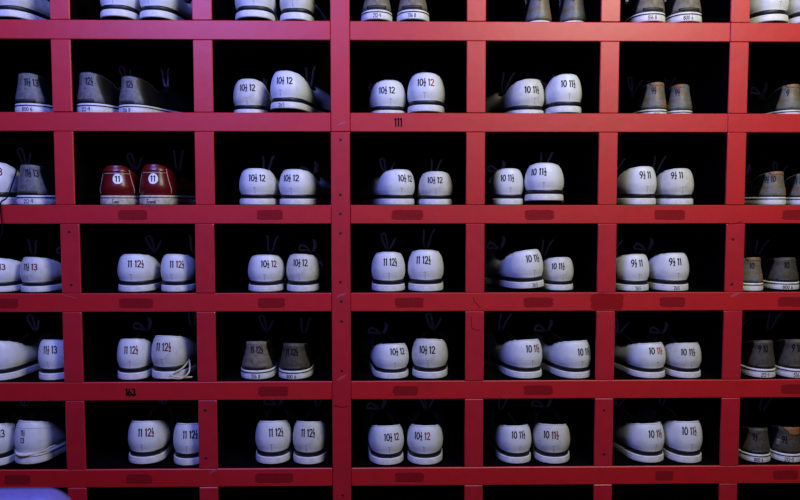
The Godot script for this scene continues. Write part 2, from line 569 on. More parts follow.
func form(kind: String, side: int) -> Form:
	var key := "%s%d" % [kind, side]
	if forms.has(key):
		return forms[key]
	var f := Form.new()
	var narrow := {"S": 0.87, "K": 0.94, "O": 0.94, "G": 0.97}
	var nx: float = narrow[kind] if narrow.has(kind) else 1.0
	var ctrl := []
	for p in LAT:
		var mx: float = 1.0 if side == 1 else (0.97 if p[1] < 121 else 0.86)
		ctrl.append(Vector2(p[0] * mx * nx, p[1]))
	for i in range(LAT.size() - 2, 0, -1):
		var p = LAT[i]
		var mx: float = 1.0 if side == 0 else (0.97 if p[1] < 121 else 0.86)
		ctrl.append(Vector2(-p[0] * mx * nx, p[1]))
	var n := ctrl.size()
	for i in range(n):
		for k in range(4):
			var t := k / 4.0
			f.pts.append(ctrl[i].cubic_interpolate(ctrl[(i + 1) % n], ctrl[(i - 1 + n) % n], ctrl[(i + 2) % n], t))
	var len := 0.0
	for i in range(f.pts.size()):
		f.q.append(len)
		len += f.pts[i].distance_to(f.pts[(i + 1) % f.pts.size()])
	f.total = len
	f.y0 = 23.0 if kind == "W" else 20.0
	f.back = 82.0
	match kind:
		"W", "N":
			f.kx = curve_of([[0, 0.92], [0.14, 1.0], [0.35, 1.035], [0.58, 1.015], [0.78, 0.96], [0.92, 0.89], [1, 0.80]])
			f.kd = curve_of([[0, 0.95], [0.3, 1.02], [0.7, 0.98], [0.92, 0.90], [1, 0.86]])
		"R":
			f.kx = curve_of([[0, 0.95], [0.2, 1.0], [0.4, 0.95], [0.7, 0.85], [0.9, 0.80], [1, 0.62]])
			f.kd = curve_of([[0, 0.95], [0.25, 1.02], [0.5, 0.96], [0.8, 0.90], [1, 0.80]])
		_:
			f.kx = curve_of([[0, 0.97], [0.2, 0.95], [0.5, 0.84], [0.8, 0.75], [0.95, 0.74], [1, 0.72]])
			f.kd = curve_of([[0, 0.97], [0.3, 0.97], [0.6, 0.92], [0.9, 0.90], [1, 0.88]])
	forms[key] = f
	return f

func otl(f: Form, q: float) -> Vector2:
	q = fposmod(q, f.total)
	var n := f.pts.size()
	var lo := 0
	var hi := n - 1
	while lo < hi:
		var mid := (lo + hi + 1) / 2
		if f.q[mid] <= q:
			lo = mid
		else:
			hi = mid - 1
	var nxt: float = f.q[lo + 1] if lo + 1 < n else f.total
	return f.pts[lo].lerp(f.pts[(lo + 1) % n], (q - f.q[lo]) / max(0.001, nxt - f.q[lo]))

func ramp(x: float, table: Array) -> float:
	if x <= table[0][0]:
		return table[0][1]
	for i in range(table.size() - 1):
		if x < table[i + 1][0]:
			var t: float = (x - table[i][0]) / (table[i + 1][0] - table[i][0])
			t = t * t * (3.0 - 2.0 * t)
			return lerpf(table[i][1], table[i + 1][1], t)
	return table[-1][1]

func skin(f: Form, q: float, v: float) -> Vector3:      # the surface of the upper, millimetres
	var p := otl(f, q)
	var t := smoothstep(82.0, 138.0, p.y)
	var top := f.back + ramp(p.y, [[-38, 0], [-20, -3], [5, -8.5], [20, -13], [42, -23], [62, -27], [85, -23], [112, -11], [134, -5]])
	var x := p.x * f.kx.sample_baked(clampf(v, 0, 1))
	var d := 12.0 + (p.y - 12.0) * f.kd.sample_baked(clampf(v, 0, 1)) if p.y < 12.0 else p.y
	var heel := Vector3(x, f.y0 + (top - f.y0) * v, d)
	var dr := lerpf(p.y, minf(p.y, remap(clampf(p.y, 138, 248), 138, 248, 138, 206)), pow(sin(v * PI / 2), 1.5))
	var ridge := ramp(p.y, [[110, 78], [150, 72], [190, 60], [225, 50], [248, 44]])
	var s: float = pow(max(0.0, sin(v * PI / 2)), 0.85)
	var c: float = pow(max(0.0, cos(v * PI / 2)), 0.8)
	var fore := Vector3(p.x * c * (1.0 + 0.05 * sin(v * PI)), f.y0 + (ridge - f.y0) * s, dr)
	return heel.lerp(fore, t)

func at_skin(f: Form, q: float, v: float, off: float) -> Vector3:   # metres, z forward is minus
	var a := skin(f, q - 1.5, v)
	var b := skin(f, q + 1.5, v)
	var c := skin(f, q, v - 0.02)
	var e := skin(f, q, v + 0.02)
	var n := (b - a).cross(e - c).normalized()
	var p := skin(f, q, v)
	if n.dot(p - Vector3(0, p.y - 8.0, 60)) < 0.0:
		n = -n
	p += n * off
	return Vector3(p.x, p.y, -p.z) * 0.001

func mm(p: Vector3) -> Vector3:
	return Vector3(p.x, p.y, -p.z) * 0.001

func ring_of(f: Form, off: float, y: float) -> PackedVector3Array:
	var r := PackedVector3Array()
	var n := f.pts.size()
	for i in range(n):
		var d := (f.pts[(i + 1) % n] - f.pts[(i - 1 + n) % n]).normalized()
		var p := f.pts[i] + Vector2(d.y, -d.x) * off
		r.append(mm(Vector3(p.x, y, p.y)))
	return r

func slab(f: Form, prof: Array) -> ArrayMesh:            # rings of [offset, y], closed above and below
	var rows := []
	for p in prof:
		rows.append(ring_of(f, p[0], p[1]))
	var t := grid_tris(rows, true, PackedVector3Array())
	var n := f.pts.size()
	for e in [rows[0], rows[-1]]:
		for i in range(n / 2):
			var a: Vector3 = e[i]
			var b: Vector3 = e[(i + 1) % n]
			var c: Vector3 = e[(n - i - 1) % n]
			var d: Vector3 = e[(n - i) % n]
			if e == rows[0]:
				t.append_array(PackedVector3Array([a, c, b, a, d, c]))
			else:
				t.append_array(PackedVector3Array([a, b, c, a, c, d]))
	var st := SurfaceTool.new()
	st.begin(Mesh.PRIMITIVE_TRIANGLES)
	st.set_smooth_group(-1)
	for i in range(0, t.size(), 3):
		st.add_vertex(t[i]); st.add_vertex(t[i + 2]); st.add_vertex(t[i + 1])
	st.generate_normals()
	return st.commit()

func band(f: Form, prof: Array, smooth := true) -> ArrayMesh:
	var rows := []
	for p in prof:
		rows.append(ring_of(f, p[0], p[1]))
	return from_tris(grid_tris(rows, true, PackedVector3Array()), smooth, Vector3(0, 0.02, -0.1))

func upper_mesh(f: Form) -> ArrayMesh:
	var rows := []
	var vs := [0.0, 0.06, 0.14, 0.24, 0.34, 0.45, 0.56, 0.66, 0.75, 0.83, 0.9, 0.95, 0.98, 1.0]
	for v in vs:
		var r := PackedVector3Array()
		for i in range(f.pts.size()):
			r.append(mm(skin(f, f.q[i], v)))
		rows.append(r)
	var top: PackedVector3Array = rows[-1]
	for e in [[1.2, 0.6], [2.8, 0.2], [3.8, -1.2], [4.2, -4.0]]:
		var r := PackedVector3Array()
		for i in range(f.pts.size()):
			var t: float = 1.0 - smoothstep(82.0, 138.0, f.pts[i].y)
			var p := top[i] * 1000.0
			var dir := Vector3(-p.x, 0, -40.0 - p.z)
			dir = dir.normalized() if dir.length() > 1.0 else Vector3.ZERO
			r.append((p + (dir * float(e[0]) + Vector3(0, e[1], 0)) * t) * 0.001)
		rows.append(r)
	return from_tris(grid_tris(rows, true, PackedVector3Array()), true, Vector3(0, 0.03, -0.1))

func lining_mesh(f: Form) -> ArrayMesh:
	var rows := []
	for v in [0.95, 0.7, 0.4, 0.06]:
		var r := PackedVector3Array()
		for i in range(f.pts.size()):
			if f.pts[i].y < 120.0:
				var p := skin(f, f.q[i], v)
				var dir := Vector3(-p.x, 0, 40.0 - p.z).normalized()
				r.append(mm(p + dir * 4.3))
		rows.append(r)
	# reorder so that the strip runs from one side round the heel to the other
	var out := []
	for r in rows:
		var k := 0
		for i in range(f.pts.size()):
			if f.pts[i].y >= 120.0:
				break
			k += 1
		var a: PackedVector3Array = r.slice(k)
		a.append_array(r.slice(0, k))
		out.append(a)
	var floor_row := PackedVector3Array()
	for p in out[-1]:
		floor_row.append(Vector3(0, 0.023, p.z))
	out.append(floor_row)
	return from_tris(grid_tris(out, false, PackedVector3Array()), true)

# a raised panel on the upper between two limits that may change with height
func patch(f: Form, v0: float, v1: float, left: Callable, right: Callable, off: float, nq := 14, nv := 8) -> ArrayMesh:
	var rows := []
	for j in range(-1, nv + 2):
		var edge_v: bool = j < 0 or j > nv
		var v := lerpf(v0, v1, clampf(float(j) / nv, 0, 1))
		var r := PackedVector3Array()
		for i in range(-1, nq + 2):
			var edge_q: bool = i < 0 or i > nq
			var q := lerpf(left.call(v), right.call(v), clampf(float(i) / nq, 0, 1))
			r.append(at_skin(f, q, v, -0.3 if (edge_q or edge_v) else off))
		rows.append(r)
	return from_tris(grid_tris(rows, false, PackedVector3Array()), true, Vector3(0, 0.04, -0.02))

func skin_line(f: Form, pts: Array, rad: float, off := 0.2) -> ArrayMesh:
	var r := []
	for p in pts:
		r.append(at_skin(f, p.x, p.y, off))
	return tube(r, rad * 0.001, 5)

func skin_text(f: Form, s: String, h: float, w: float, q0: float, y: float, off: float, wide := 1.0) -> ArrayMesh:
	var t := PackedVector3Array()
	for quad in text_quads(s, h, w, q0, y, wide):
		var p := []
		for c in quad:
			p.append(at_skin(f, c.x, (c.y - f.y0) / (f.back - f.y0), off))
		t.append_array(PackedVector3Array([p[0], p[1], p[2], p[0], p[2], p[3]]))
	return from_tris(t, false, Vector3(0, 0.04, -0.03))

func sole_text(f: Form, s: String, h: float, w: float, q0: float, y: float, off: float) -> ArrayMesh:
	var t := PackedVector3Array()
	for quad in text_quads(s, h, w, q0, y):
		var p := []
		for c in quad:
			var o := otl(f, c.x)
			var d := (otl(f, c.x + 1.5) - otl(f, c.x - 1.5)).normalized()
			o += Vector2(d.y, -d.x) * off
			p.append(mm(Vector3(o.x, c.y, o.y)))
		t.append_array(PackedVector3Array([p[0], p[1], p[2], p[0], p[2], p[3]]))
	return from_tris(t, false, Vector3(0, 0.01, -0.03))

var lace_shapes := {}

func add_laces(root: Node3D, variant: int, mat: String):
	if not lace_shapes.has(variant):
		var sets := [
			# two loops standing up, one end
			[[Vector3(0, 74, 112), Vector3(-9, 92, 108), Vector3(-16, 112, 104), Vector3(-7, 116, 106), Vector3(-2, 96, 110), Vector3(0, 75, 113)],
				[Vector3(0, 74, 112), Vector3(10, 90, 106), Vector3(17, 104, 100), Vector3(20, 108, 96)]],
			# two ends standing crossed
			[[Vector3(-2, 74, 112), Vector3(-6, 92, 108), Vector3(-5, 112, 102), Vector3(-7, 121, 100)],
				[Vector3(2, 74, 112), Vector3(8, 94, 106), Vector3(14, 112, 98), Vector3(20, 120, 95)]],
			# a loop flopped to the outside
			[[Vector3(0, 75, 112), Vector3(-14, 90, 110), Vector3(-27, 96, 108), Vector3(-32, 84, 110), Vector3(-16, 82, 112), Vector3(0, 75, 114)],
				[Vector3(0, 75, 112), Vector3(7, 96, 108), Vector3(5, 108, 104), Vector3(12, 98, 108), Vector3(3, 75, 114)]]]
		var made := []
		for line in sets[variant]:
			var pts := []
			for p in line:
				pts.append(mm(p))
			made.append(tube(pts, 0.0026, 6, 0.5))
		lace_shapes[variant] = made
	for m in lace_shapes[variant]:
		piece("lace", m, mat, root)

func tongue_mesh() -> ArrayMesh:
	var rows := []
	for e in [[134, 62, 15], [126, 72, 18], [116, 78, 20], [107, 81, 20], [103, 80, 18]]:
		var r := PackedVector3Array()
		for i in range(9):
			var a := (i - 4) / 4.0
			r.append(mm(Vector3(a * e[2], e[1] - a * a * 7.0, e[0])))
		for i in range(9):
			var a := (4 - i) / 4.0
			r.append(mm(Vector3(a * e[2] * 0.97, e[1] - 4.0 - a * a * 7.0, e[0] + 1.0)))
		rows.append(r)
	return from_tris(grid_tris(rows, true, PackedVector3Array()), true)

var protos := {}

func proto(kind: String, side: int) -> Node3D:
	var key := "%s%d" % [kind, side]
	if protos.has(key):
		return protos[key]
	var f := form(kind, side)
	var root := Node3D.new()
	root.name = "bowling_shoe"
	var up_mat: String = {"W": "white_leather", "N": "white_leather", "R": "red_leather", "G": "black_leather", "K": "black_leather", "S": "black_leather", "O": "black_leather"}[kind]
	var up := piece("upper", upper_mesh(f), up_mat, root)
	var sole_mat := "cream_rubber" if kind == "R" else "white_rubber"
	var sole := piece("sole", slab(f, [[-3.0, 0.0], [-0.8, 0.3], [0.4, 1.6], [0.7, 6.0], [0.2, 13.0], [-0.6, 14.2], [-3.5, 14.6]] if kind == "W" else [[-3.0, 0.0], [-0.8, 0.3], [0.4, 1.6], [0.9, 6.0], [0.6, 13.0], [-0.4, 14.2], [-2.5, 14.6]]), sole_mat, root)
	piece("outsole", slab(f, [[-4.0, -0.6], [-3.2, -0.6], [-2.8, 0.4], [-4.0, 0.5]]), "under", root)
	match kind:
		"W":
			piece("welt", band(f, [[-3.5, 14.3], [-2.0, 14.5], [-2.0, 21.5], [-2.6, 24.4], [-4.0, 25.2]]), "welt", root)
			piece("back_seam", skin_line(f, [Vector2(0.5, 0.04), Vector2(0.3, 0.18), Vector2(0.2, 0.27)], 0.4), "seam", up)
			piece("back_seam", skin_line(f, [Vector2(-3.0, 0.275), Vector2(0.0, 0.28), Vector2(3.0, 0.275)], 0.4), "seam", up)
			piece("collar_binding", skin_ring(f, 0.985, 0.9), "white_leather", up)
		"N":
			piece("welt", band(f, [[-2.5, 14.3], [1.0, 14.6], [1.6, 17.0], [0.9, 20.0], [-2.0, 21.0], [-4.0, 21.4]]), "white_rubber", root)
			piece("collar_binding", skin_ring(f, 0.985, 1.0), "white_leather", up)
			piece("stitching", skin_ring(f, 0.80, 0.5), "seam", up)
		"R":
			piece("welt", band(f, [[-2.5, 14.3], [0.3, 14.6], [0.4, 18.6], [-1.0, 19.4], [-4.0, 19.6]]), "cream_rubber", root)
			piece("sole_line", band(f, [[-0.2, 14.0], [0.95, 14.3], [0.95, 15.0], [-0.2, 15.3]]), "dark_tab", sole)
			piece("heel_collar", patch(f, 0.78, 1.0, func(v): return -37.0 + 14.0 * (v - 0.78), func(v): return 37.0 - 14.0 * (v - 0.78), 2.2), "red_leather", up)
			piece("stitching", skin_line(f, [Vector2(-40, 0.765), Vector2(-20, 0.735), Vector2(0, 0.73), Vector2(20, 0.735), Vector2(40, 0.765)], 0.8, 0.6), "stitch", up)
			for s in [-1.0, 1.0]:
				piece("stitching", skin_line(f, [Vector2(48 * s, 0.05), Vector2(47 * s, 0.2), Vector2(43 * s, 0.5), Vector2(40 * s, 0.8), Vector2(39 * s, 0.9)], 0.8), "stitch", up)
		_:
			piece("welt", band(f, [[-2.5, 14.3], [0.4, 14.6], [0.4, 18.6], [-1.0, 19.4], [-4.0, 19.8]]), "white_rubber", root)
			piece("sole_line", band(f, [[-0.2, 13.4], [1.0, 13.8], [1.0, 15.6], [-0.2, 16.0]]), "welt", sole)
			var suede: String = {"G": "grey_suede", "K": "dark_worn", "S": "silver_worn", "O": "dark_worn"}[kind]
			var wl := 46.0 if kind == "G" else 52.0
			var wt := 33.0 if kind == "G" else 40.0
			piece("heel_counter", patch(f, 0.02, 0.985, func(v): return -lerpf(wl, wt, minf(1.0, v * 1.3)), func(v): return lerpf(wl, wt, minf(1.0, v * 1.3)), 1.0, 18, 10), suede, up)
			piece("collar_binding", skin_ring(f, 0.985, 1.1), suede if kind != "G" else "dark_tab", up)
			if kind == "G" or kind == "K":
				piece("heel_tab", patch(f, 0.03, 0.13, func(_v): return -26.0, func(_v): return 22.0, 1.7, 10, 2), "dark_tab", up)
			if kind == "S":
				piece("worn_patch", patch(f, 0.86, 0.99, func(v): return -24.0 + 9.0 * ragged(v, 1 + side), func(v): return (27.0 if side == 0 else 2.0) + 9.0 * ragged(v, 3 + side), 1.5, 12, 5), "rust_patch", up)
				if side == 0:
					piece("worn_patch", patch(f, 0.04, 0.34, func(v): return 8.0 + 30.0 * v + 8.0 * ragged(v, 5), func(v): return 30.0 - 14.0 * v + 8.0 * ragged(v, 7), 1.5, 8, 8), "rust_patch", up)
			if kind == "O":
				piece("worn_patch", patch(f, 0.70, 0.99, func(v): return -26.0 + 70.0 * (0.99 - v) + 8.0 * ragged(v, 2), func(v): return 30.0 + 6.0 * ragged(v, 4), 1.6, 12, 6), "rust_patch", up)
				piece("heel_tab", patch(f, 0.25, 0.5, func(_v): return -40.0, func(_v): return -30.0, 1.6, 4, 4), "grey_suede", up)
	piece("lining", lining_mesh(f), "lining", root)
	piece("tongue", tongue_mesh(), "black_leather", root)
	protos[key] = root
	return root

func ragged(v: float, k: int) -> float:
	return noise.get_noise_2d(v * 160.0, k * 77.0) * 1.6

func skin_ring(f: Form, v: float, rad: float) -> ArrayMesh:
	var pts := []
	for i in range(-22, 23):
		pts.append(at_skin(f, i * 5.2, v, 0.0))
	return tube(pts, rad * 0.001, 6)

func spoken(text: String) -> String:
	var s := ""
	for i in range(text.length()):
		var ch := text[i]
		if ch == "h":
			s += "½"
		elif ch == "/":
			s += " "
		elif ch != "m" and ch != "r":
			s += ch
	return s

const ROW_WORDS := ["", "top row", "second row", "third row", "fourth row", "fifth row", "bottom row"]
const COLUMN_WORDS := ["leftmost column", "second column", "third column", "fourth column", "fifth column", "sixth column", "rightmost column"]

var shoe_index := 0

# row and column of the cubby; side 0 left shoe, 1 right; x of the heel; how far the heel stands behind the rack's face; degrees that the toe turns to the right
func put(row: int, col: int, side: int, x: float, setback: float, yaw: float, sx: float, sy: float, lift: float, kind: String, text: String, q: float, y: float, laces: int):
	var shoe := proto(kind, side).duplicate() as Node3D
	shoe.name = numbered("bowling_shoe")
	add_child(shoe)
	shoe_index += 1
	var drop := 0.0006 * sy
	shoe.position = Vector3(x, rail_y(row) - 0.0003 + drop + lift, -(setback + 0.0385 * sx))
	shoe.rotation = Vector3(-lift / (0.25 * sx), deg_to_rad(-yaw), 0)
	if row == 4 and col == 4 and side == 0:      # propped on its outer edge
		shoe.rotation.z = 0.065
		shoe.position.y += 0.0025
	shoe.scale = Vector3(sx, sy, sx)
	var f := form(kind, side)
	var up: Node3D = shoe.get_node("upper")
	if kind == "W" and shoe_index % 4 == 1:
		up.material_override = mats["worn_leather"]
	if kind == "G" and (row == 5 or row == 1):
		up.get_node("heel_counter").material_override = mats["taupe_suede"]
	# the size, stamped on the heel
	var h := 14.6
	var wide := 1.0
	if kind == "R":
		var rows := []
		for e in [[11.2, -0.3], [10.8, 0.5], [0.01, 0.6]]:
			var r := PackedVector3Array()
			for k in range(20):
				var a := TAU * k / 20.0
				r.append(at_skin(f, q + cos(a) * e[0], (y + sin(a) * e[0] - f.y0) / (f.back - f.y0), e[1]))
			rows.append(r)
		var st := piece("size_sticker", from_tris(grid_tris(rows, true, PackedVector3Array()), false, Vector3(0, 0.04, -0.03)), "sticker", up)
		st.set_meta("label", "round white size sticker")
		h = 12.0
		piece("size_number", skin_text(f, text, h, 2.3, q - text_width(text, h, 1.5) * 0.5 + 1.0, y - h * 0.5, 0.9, 1.5), "ink", up)
	elif text.contains("/"):
		var lines := text.split("/")
		for k in range(2):
			h = 10.0
			piece("size_number", skin_text(f, lines[k], h, 1.6, q - text_width(lines[k], h) * 0.5, y + (2.0 if k == 0 else -12.0), 0.4), "ink", up)
	else:
		var off := 0.4 if kind == "W" else 1.9
		var words := text.split(" ")
		var gap := 4.2
		var total := 0.0
		for w in words:
			total += text_width(w.trim_suffix("m").trim_suffix("r"), h, wide)
		total += gap * (words.size() - 1) - h * 0.08
		var x0 := q - total * 0.5
		for w in words:
			var ink := "faint_ink" if kind in ["G", "S"] else "ink"
			if w.ends_with("m"):
				ink = "maroon_ink"
			elif w.ends_with("r"):
				ink = "red_ink"
			var word: String = w.trim_suffix("m").trim_suffix("r")
			piece("size_number", skin_text(f, word, h, 2.25, x0, y - h * 0.5, off, wide), ink, up)
			x0 += text_width(word, h, wide) + gap
	# ink on the edge of some soles
	var note := ""
	if kind == "G" or kind == "K" or kind == "O":
		note = ["212-9", "516 8", "800 6"][shoe_index % 3]
	elif kind == "R":
		note = "Tom" if side == 0 else "Franni"
	elif row in [1, 2, 4] and (col == 5 or (col == 2 and side == 1 and row == 2) or (col == 4 and side == 0 and row == 4)):
		note = "265"
	if note != "":
		var nh := 8.0
		piece("sole_writing", sole_text(f, note, nh, 1.1, -text_width(note, nh) * 0.5 + (q * 0.4), 3.4, 1.1), ("blue_ink" if kind == "G" else ("pencil" if kind == "W" else "ink")), shoe.get_node("sole"))
	var lace_mat := "lace"
	add_laces(shoe, laces, lace_mat)
	# loose laces that the photograph shows
	if row == 5 and col == 1 and side == 1:
		piece("loose_lace", tube([Vector3(0.042, 0.034, 0.004), Vector3(0.050, 0.024, 0.018), Vector3(0.052, 0.012, 0.030), Vector3(0.040, 0.003, 0.036), Vector3(0.022, 0.004, 0.042), Vector3(0.010, 0.003, 0.044)], 0.0017, 6), "cream_lace", shoe)
		piece("loose_lace", tube([Vector3(0.042, 0.030, 0.006), Vector3(0.036, 0.019, 0.026), Vector3(0.020, 0.010, 0.040), Vector3(0.036, 0.005, 0.038), Vector3(0.058, 0.003, 0.022)], 0.0017, 6), "cream_lace", shoe)
	if kind == "N":
		piece("loose_lace", tube([Vector3(-0.034, 0.022, 0.018), Vector3(-0.010, 0.019, 0.040), Vector3(0.012, 0.019, 0.040), Vector3(0.034, 0.022, 0.020), Vector3(0.047, 0.028, 0.006), Vector3(0.060, 0.032, 0.004)], 0.0016, 6), "cream_lace", shoe)
	if row == 3 and col == 0 and side == 0:
		piece("loose_lace", tube([Vector3(0.034, 0.075, -0.02), Vector3(0.044, 0.050, 0.012), Vector3(0.047, 0.015, 0.044), Vector3(0.049, 0.004, 0.071), Vector3(0.051, -0.020, 0.0745), Vector3(0.053, -0.045, 0.0745), Vector3(0.047, -0.062, 0.074)], 0.0016, 6), "dark_lace", shoe)
	# what singles it out
	var look: String = {"W": "white bowling shoe", "N": "all-white sneaker", "R": "dark red bowling shoe", "G": "grey suede-heeled bowling shoe", "K": "dark worn bowling shoe", "S": "scuffed silver bowling shoe", "O": "dark shoe with orange heel patch"}[kind]
	var turn := ""
	if abs(yaw) >= 9.0 and kind != "O":
		turn = " angled right" if yaw > 0 else " angled left"
	var which := "left one" if side == 0 else "right one"
	if row == 1 and kind == "S" or row == 1:
		tag(shoe, "%s%s, %s in %s, %s" % [look, turn, which, ROW_WORDS[row], COLUMN_WORDS[col]], "shoe")
	elif kind in ["S", "K", "O"] and not (row == 2 and col == 6):
		tag(shoe, "%s%s, %s of pair in %s, %s" % [look, turn, which.trim_suffix(" one"), ROW_WORDS[row], COLUMN_WORDS[col]], "shoe")
	elif (row == 2 and (col == 0 or col == 6)):
		tag(shoe, "%s alone in view in %s, %s" % [look, ROW_WORDS[row], COLUMN_WORDS[col]], "shoe")
	else:
		tag(shoe, "%s%s marked %s, %s in %s, %s" % [look, turn, spoken(text), which, ROW_WORDS[row], COLUMN_WORDS[col]], "shoe")
	shoe.set_meta("group", {"W": "white bowling shoes in the rack", "R": "dark red bowling shoes", "G": "grey suede-heeled bowling shoes", "K": "dark worn bowling shoes", "S": "scuffed silver bowling shoes"}.get(kind, "odd shoes in the rack"))

func make_shoes():
	put(1, 0, 0, -0.775, 0.014, 17, 1.10, 1.00, 0.008, "W", "11h 13", 26, 70, 0)
	put(1, 1, 0, -0.556, 0.010, 2, 1.00, 1.00, 0.009, "W", "11 12h", 9, 70, 0)
	put(1, 1, 1, -0.477, 0.012, 15, 0.98, 1.00, 0.008, "W", "11 12h", 14, 70, 1)
	put(1, 2, 0, -0.276, 0.012, -5, 1.08, 1.00, 0.009, "W", "10h 12", 2, 70, 1)
	put(1, 2, 1, -0.191, 0.020, 6, 0.91, 1.00, 0.007, "W", "10h 12", 5, 70, 2)
	put(1, 3, 0, -0.022, 0.012, -3, 0.88, 1.00, 0.006, "G", "10h 12", -2, 70, 0)
	put(1, 3, 1, 0.053, 0.014, 3, 0.91, 1.00, 0.007, "G", "10h 12", -2, 70, 1)
	put(1, 4, 0, 0.327, 0.065, 0, 0.90, 1.00, 0.000, "S", "9h", -7, 70, 0)
	put(1, 4, 1, 0.401, 0.065, 1, 0.90, 1.00, 0.000, "S", "9h", -10, 70, 1)
	put(1, 5, 0, 0.549, 0.014, -4, 0.95, 1.00, 0.005, "G", "9h 11", -14, 70, 0)
	put(1, 5, 1, 0.625, 0.014, -2, 0.95, 1.00, 0.005, "G", "9h 11", -14, 70, 1)
	put(1, 6, 0, 0.807, 0.016, -8, 1.01, 1.00, 0.007, "W", "9 10h", -19, 70, 1)
	put(1, 6, 1, 0.888, 0.016, -2, 1.01, 1.00, 0.006, "W", "9 10h", -21, 70, 2)
	put(2, 0, 1, -0.739, 0.012, 4, 0.98, 0.99, 0.000, "G", "11h 13", 16, 63, 1)
	put(2, 1, 0, -0.612, 0.014, 17, 0.96, 1.02, 0.000, "G", "12h", 14, 64, 0)
	put(2, 1, 1, -0.529, 0.020, 21, 0.91, 0.94, 0.000, "G", "12h", 13, 64, 1)
	put(2, 2, 0, -0.294, 0.050, 3, 0.96, 0.94, 0.000, "W", "10h 12", 1, 62, 2)
	put(2, 2, 1, -0.209, 0.012, 18, 0.99, 0.95, 0.009, "W", "10h 12", 8, 60, 1)
	put(2, 3, 0, 0.002, 0.060, -7, 1.00, 0.94, 0.000, "W", "10h 12", -8, 59, 2)
	put(2, 3, 1, 0.082, 0.040, 6, 1.04, 1.00, 0.007, "W", "10h 12r", 2, 61, 0)
	put(2, 4, 0, 0.301, 0.050, -17, 1.00, 0.96, 0.000, "W", "10 11h", -6, 58, 1)
	put(2, 4, 1, 0.379, 0.035, -4, 0.97, 0.99, 0.005, "W", "10 11h", -2, 61, 2)
	put(2, 5, 0, 0.582, 0.070, -6, 0.90, 0.93, 0.000, "S", "9h", -15, 63, 0)
	put(2, 5, 1, 0.645, 0.085, 6, 0.89, 0.91, 0.000, "S", "9h", -14, 63, 1)
	put(2, 6, 0, 0.880, 0.070, -3, 0.89, 0.89, 0.000, "S", "9", -20, 62, 2)
	put(3, 0, 0, -0.829, 0.030, 4, 0.97, 1.10, 0.000, "W", "11h 13m", 14, 64, 0)
	put(3, 0, 1, -0.745, 0.020, 4, 1.00, 1.02, 0.000, "G", "11h 13", 13, 65, 1)
	put(3, 1, 0, -0.570, 0.022, -2, 1.00, 1.00, 0.000, "R", "11", 9, 54, 0)
	put(3, 1, 1, -0.489, 0.022, 7, 1.00, 1.03, 0.000, "R", "11", 7, 53, 1)
	put(3, 2, 0, -0.278, 0.030, 0, 1.01, 0.93, 0.000, "W", "10h 12", 5, 61, 1)
	put(3, 2, 1, -0.194, 0.030, 12, 1.01, 0.91, 0.000, "W", "10h 12", -1, 62, 2)
	put(3, 3, 0, 0.021, 0.034, -13, 0.99, 0.91, 0.000, "W", "10h 12", 10, 62, 0)
	put(3, 3, 1, 0.103, 0.034, 2, 0.94, 0.86, 0.000, "W", "10h 12", -2, 61, 1)
	put(3, 4, 0, 0.260, 0.040, -1, 0.89, 0.94, 0.000, "W", "10 11h", -8, 61, 2)
	put(3, 4, 1, 0.334, 0.014, 12, 1.07, 0.96, 0.008, "W", "10 11h", -11, 63, 1)
	put(3, 5, 0, 0.542, 0.030, -10, 0.97, 0.99, 0.000, "W", "9h 11", -4, 64, 0)
	put(3, 5, 1, 0.622, 0.030, -2, 0.97, 0.94, 0.000, "W", "9h 11", -12, 67, 1)
	put(3, 6, 0, 0.828, 0.030, -4, 0.90, 0.87, 0.000, "S", "9h 10", -24, 64, 2)
	put(3, 6, 1, 0.897, 0.030, 0, 0.90, 0.84, 0.000, "S", "9h 10", -30, 63, 0)
	put(4, 0, 0, -0.821, 0.017, 8, 1.00, 0.87, 0.000, "W", "11h 13m", 15, 62, 1)
	put(4, 0, 1, -0.741, 0.017, 11, 0.95, 0.89, 0.000, "W", "11h 13m", 5, 60, 2)
	put(4, 1, 0, -0.535, 0.019, 0, 1.03, 0.96, 0.000, "W", "11 12hm", 9, 62, 0)
	put(4, 1, 1, -0.448, 0.019, 4, 0.93, 0.96, 0.000, "W", "11 12hm", 11, 61, 1)
	put(4, 2, 0, -0.260, 0.017, -4, 0.98, 0.94, 0.000, "W", "10h 12m", 10, 63, 1)
	put(4, 2, 1, -0.182, 0.017, 6, 0.90, 0.96, 0.000, "W", "10h 12", 3, 64, 2)
	put(4, 3, 0, 0.002, 0.017, -1, 0.93, 1.01, 0.000, "W", "11 12h", 3, 62, 0)
	put(4, 3, 1, 0.081, 0.017, 4, 0.99, 1.06, 0.000, "W", "11 12h", -4, 63, 1)
	put(4, 4, 0, 0.297, 0.006, -19, 0.99, 0.98, 0.005, "W", "10 11h", -1, 64, 2)
	put(4, 4, 1, 0.369, 0.032, -6, 0.86, 0.86, 0.000, "W", "10 11h", -12, 61, 1)
	put(4, 5, 0, 0.526, 0.015, -6, 0.94, 0.95, 0.000, "W", "9h 11", -5, 63, 0)
	put(4, 5, 1, 0.609, 0.015, -5, 1.00, 0.98, 0.000, "W", "9h 11", -6, 64, 2)
	put(4, 6, 0, 0.777, 0.015, 0, 0.90, 0.87, 0.000, "S", "10", -9, 62, 0)
	put(4, 6, 1, 0.863, 0.037, 2, 0.99, 0.85, 0.000, "K", "10", -6, 63, 1)
	put(5, 0, 0, -0.823, 0.012, 11, 0.97, 1.02, 0.000, "W", "11h 13", 6, 65, 0)
	put(5, 0, 1, -0.710, 0.016, 2, 0.90, 1.03, 0.000, "W", "11h 13", 5, 63, 1)
	put(5, 1, 0, -0.543, 0.016, -3, 0.90, 1.05, 0.000, "W", "11 12hm", 3, 61, 2)
	put(5, 1, 1, -0.465, 0.008, 9, 1.03, 1.10, 0.003, "W", "11 12hm", 2, 62, 1)
	put(5, 2, 0, -0.279, 0.016, 0, 0.99, 0.99, 0.000, "G", "11 12h", 4, 64, 0)
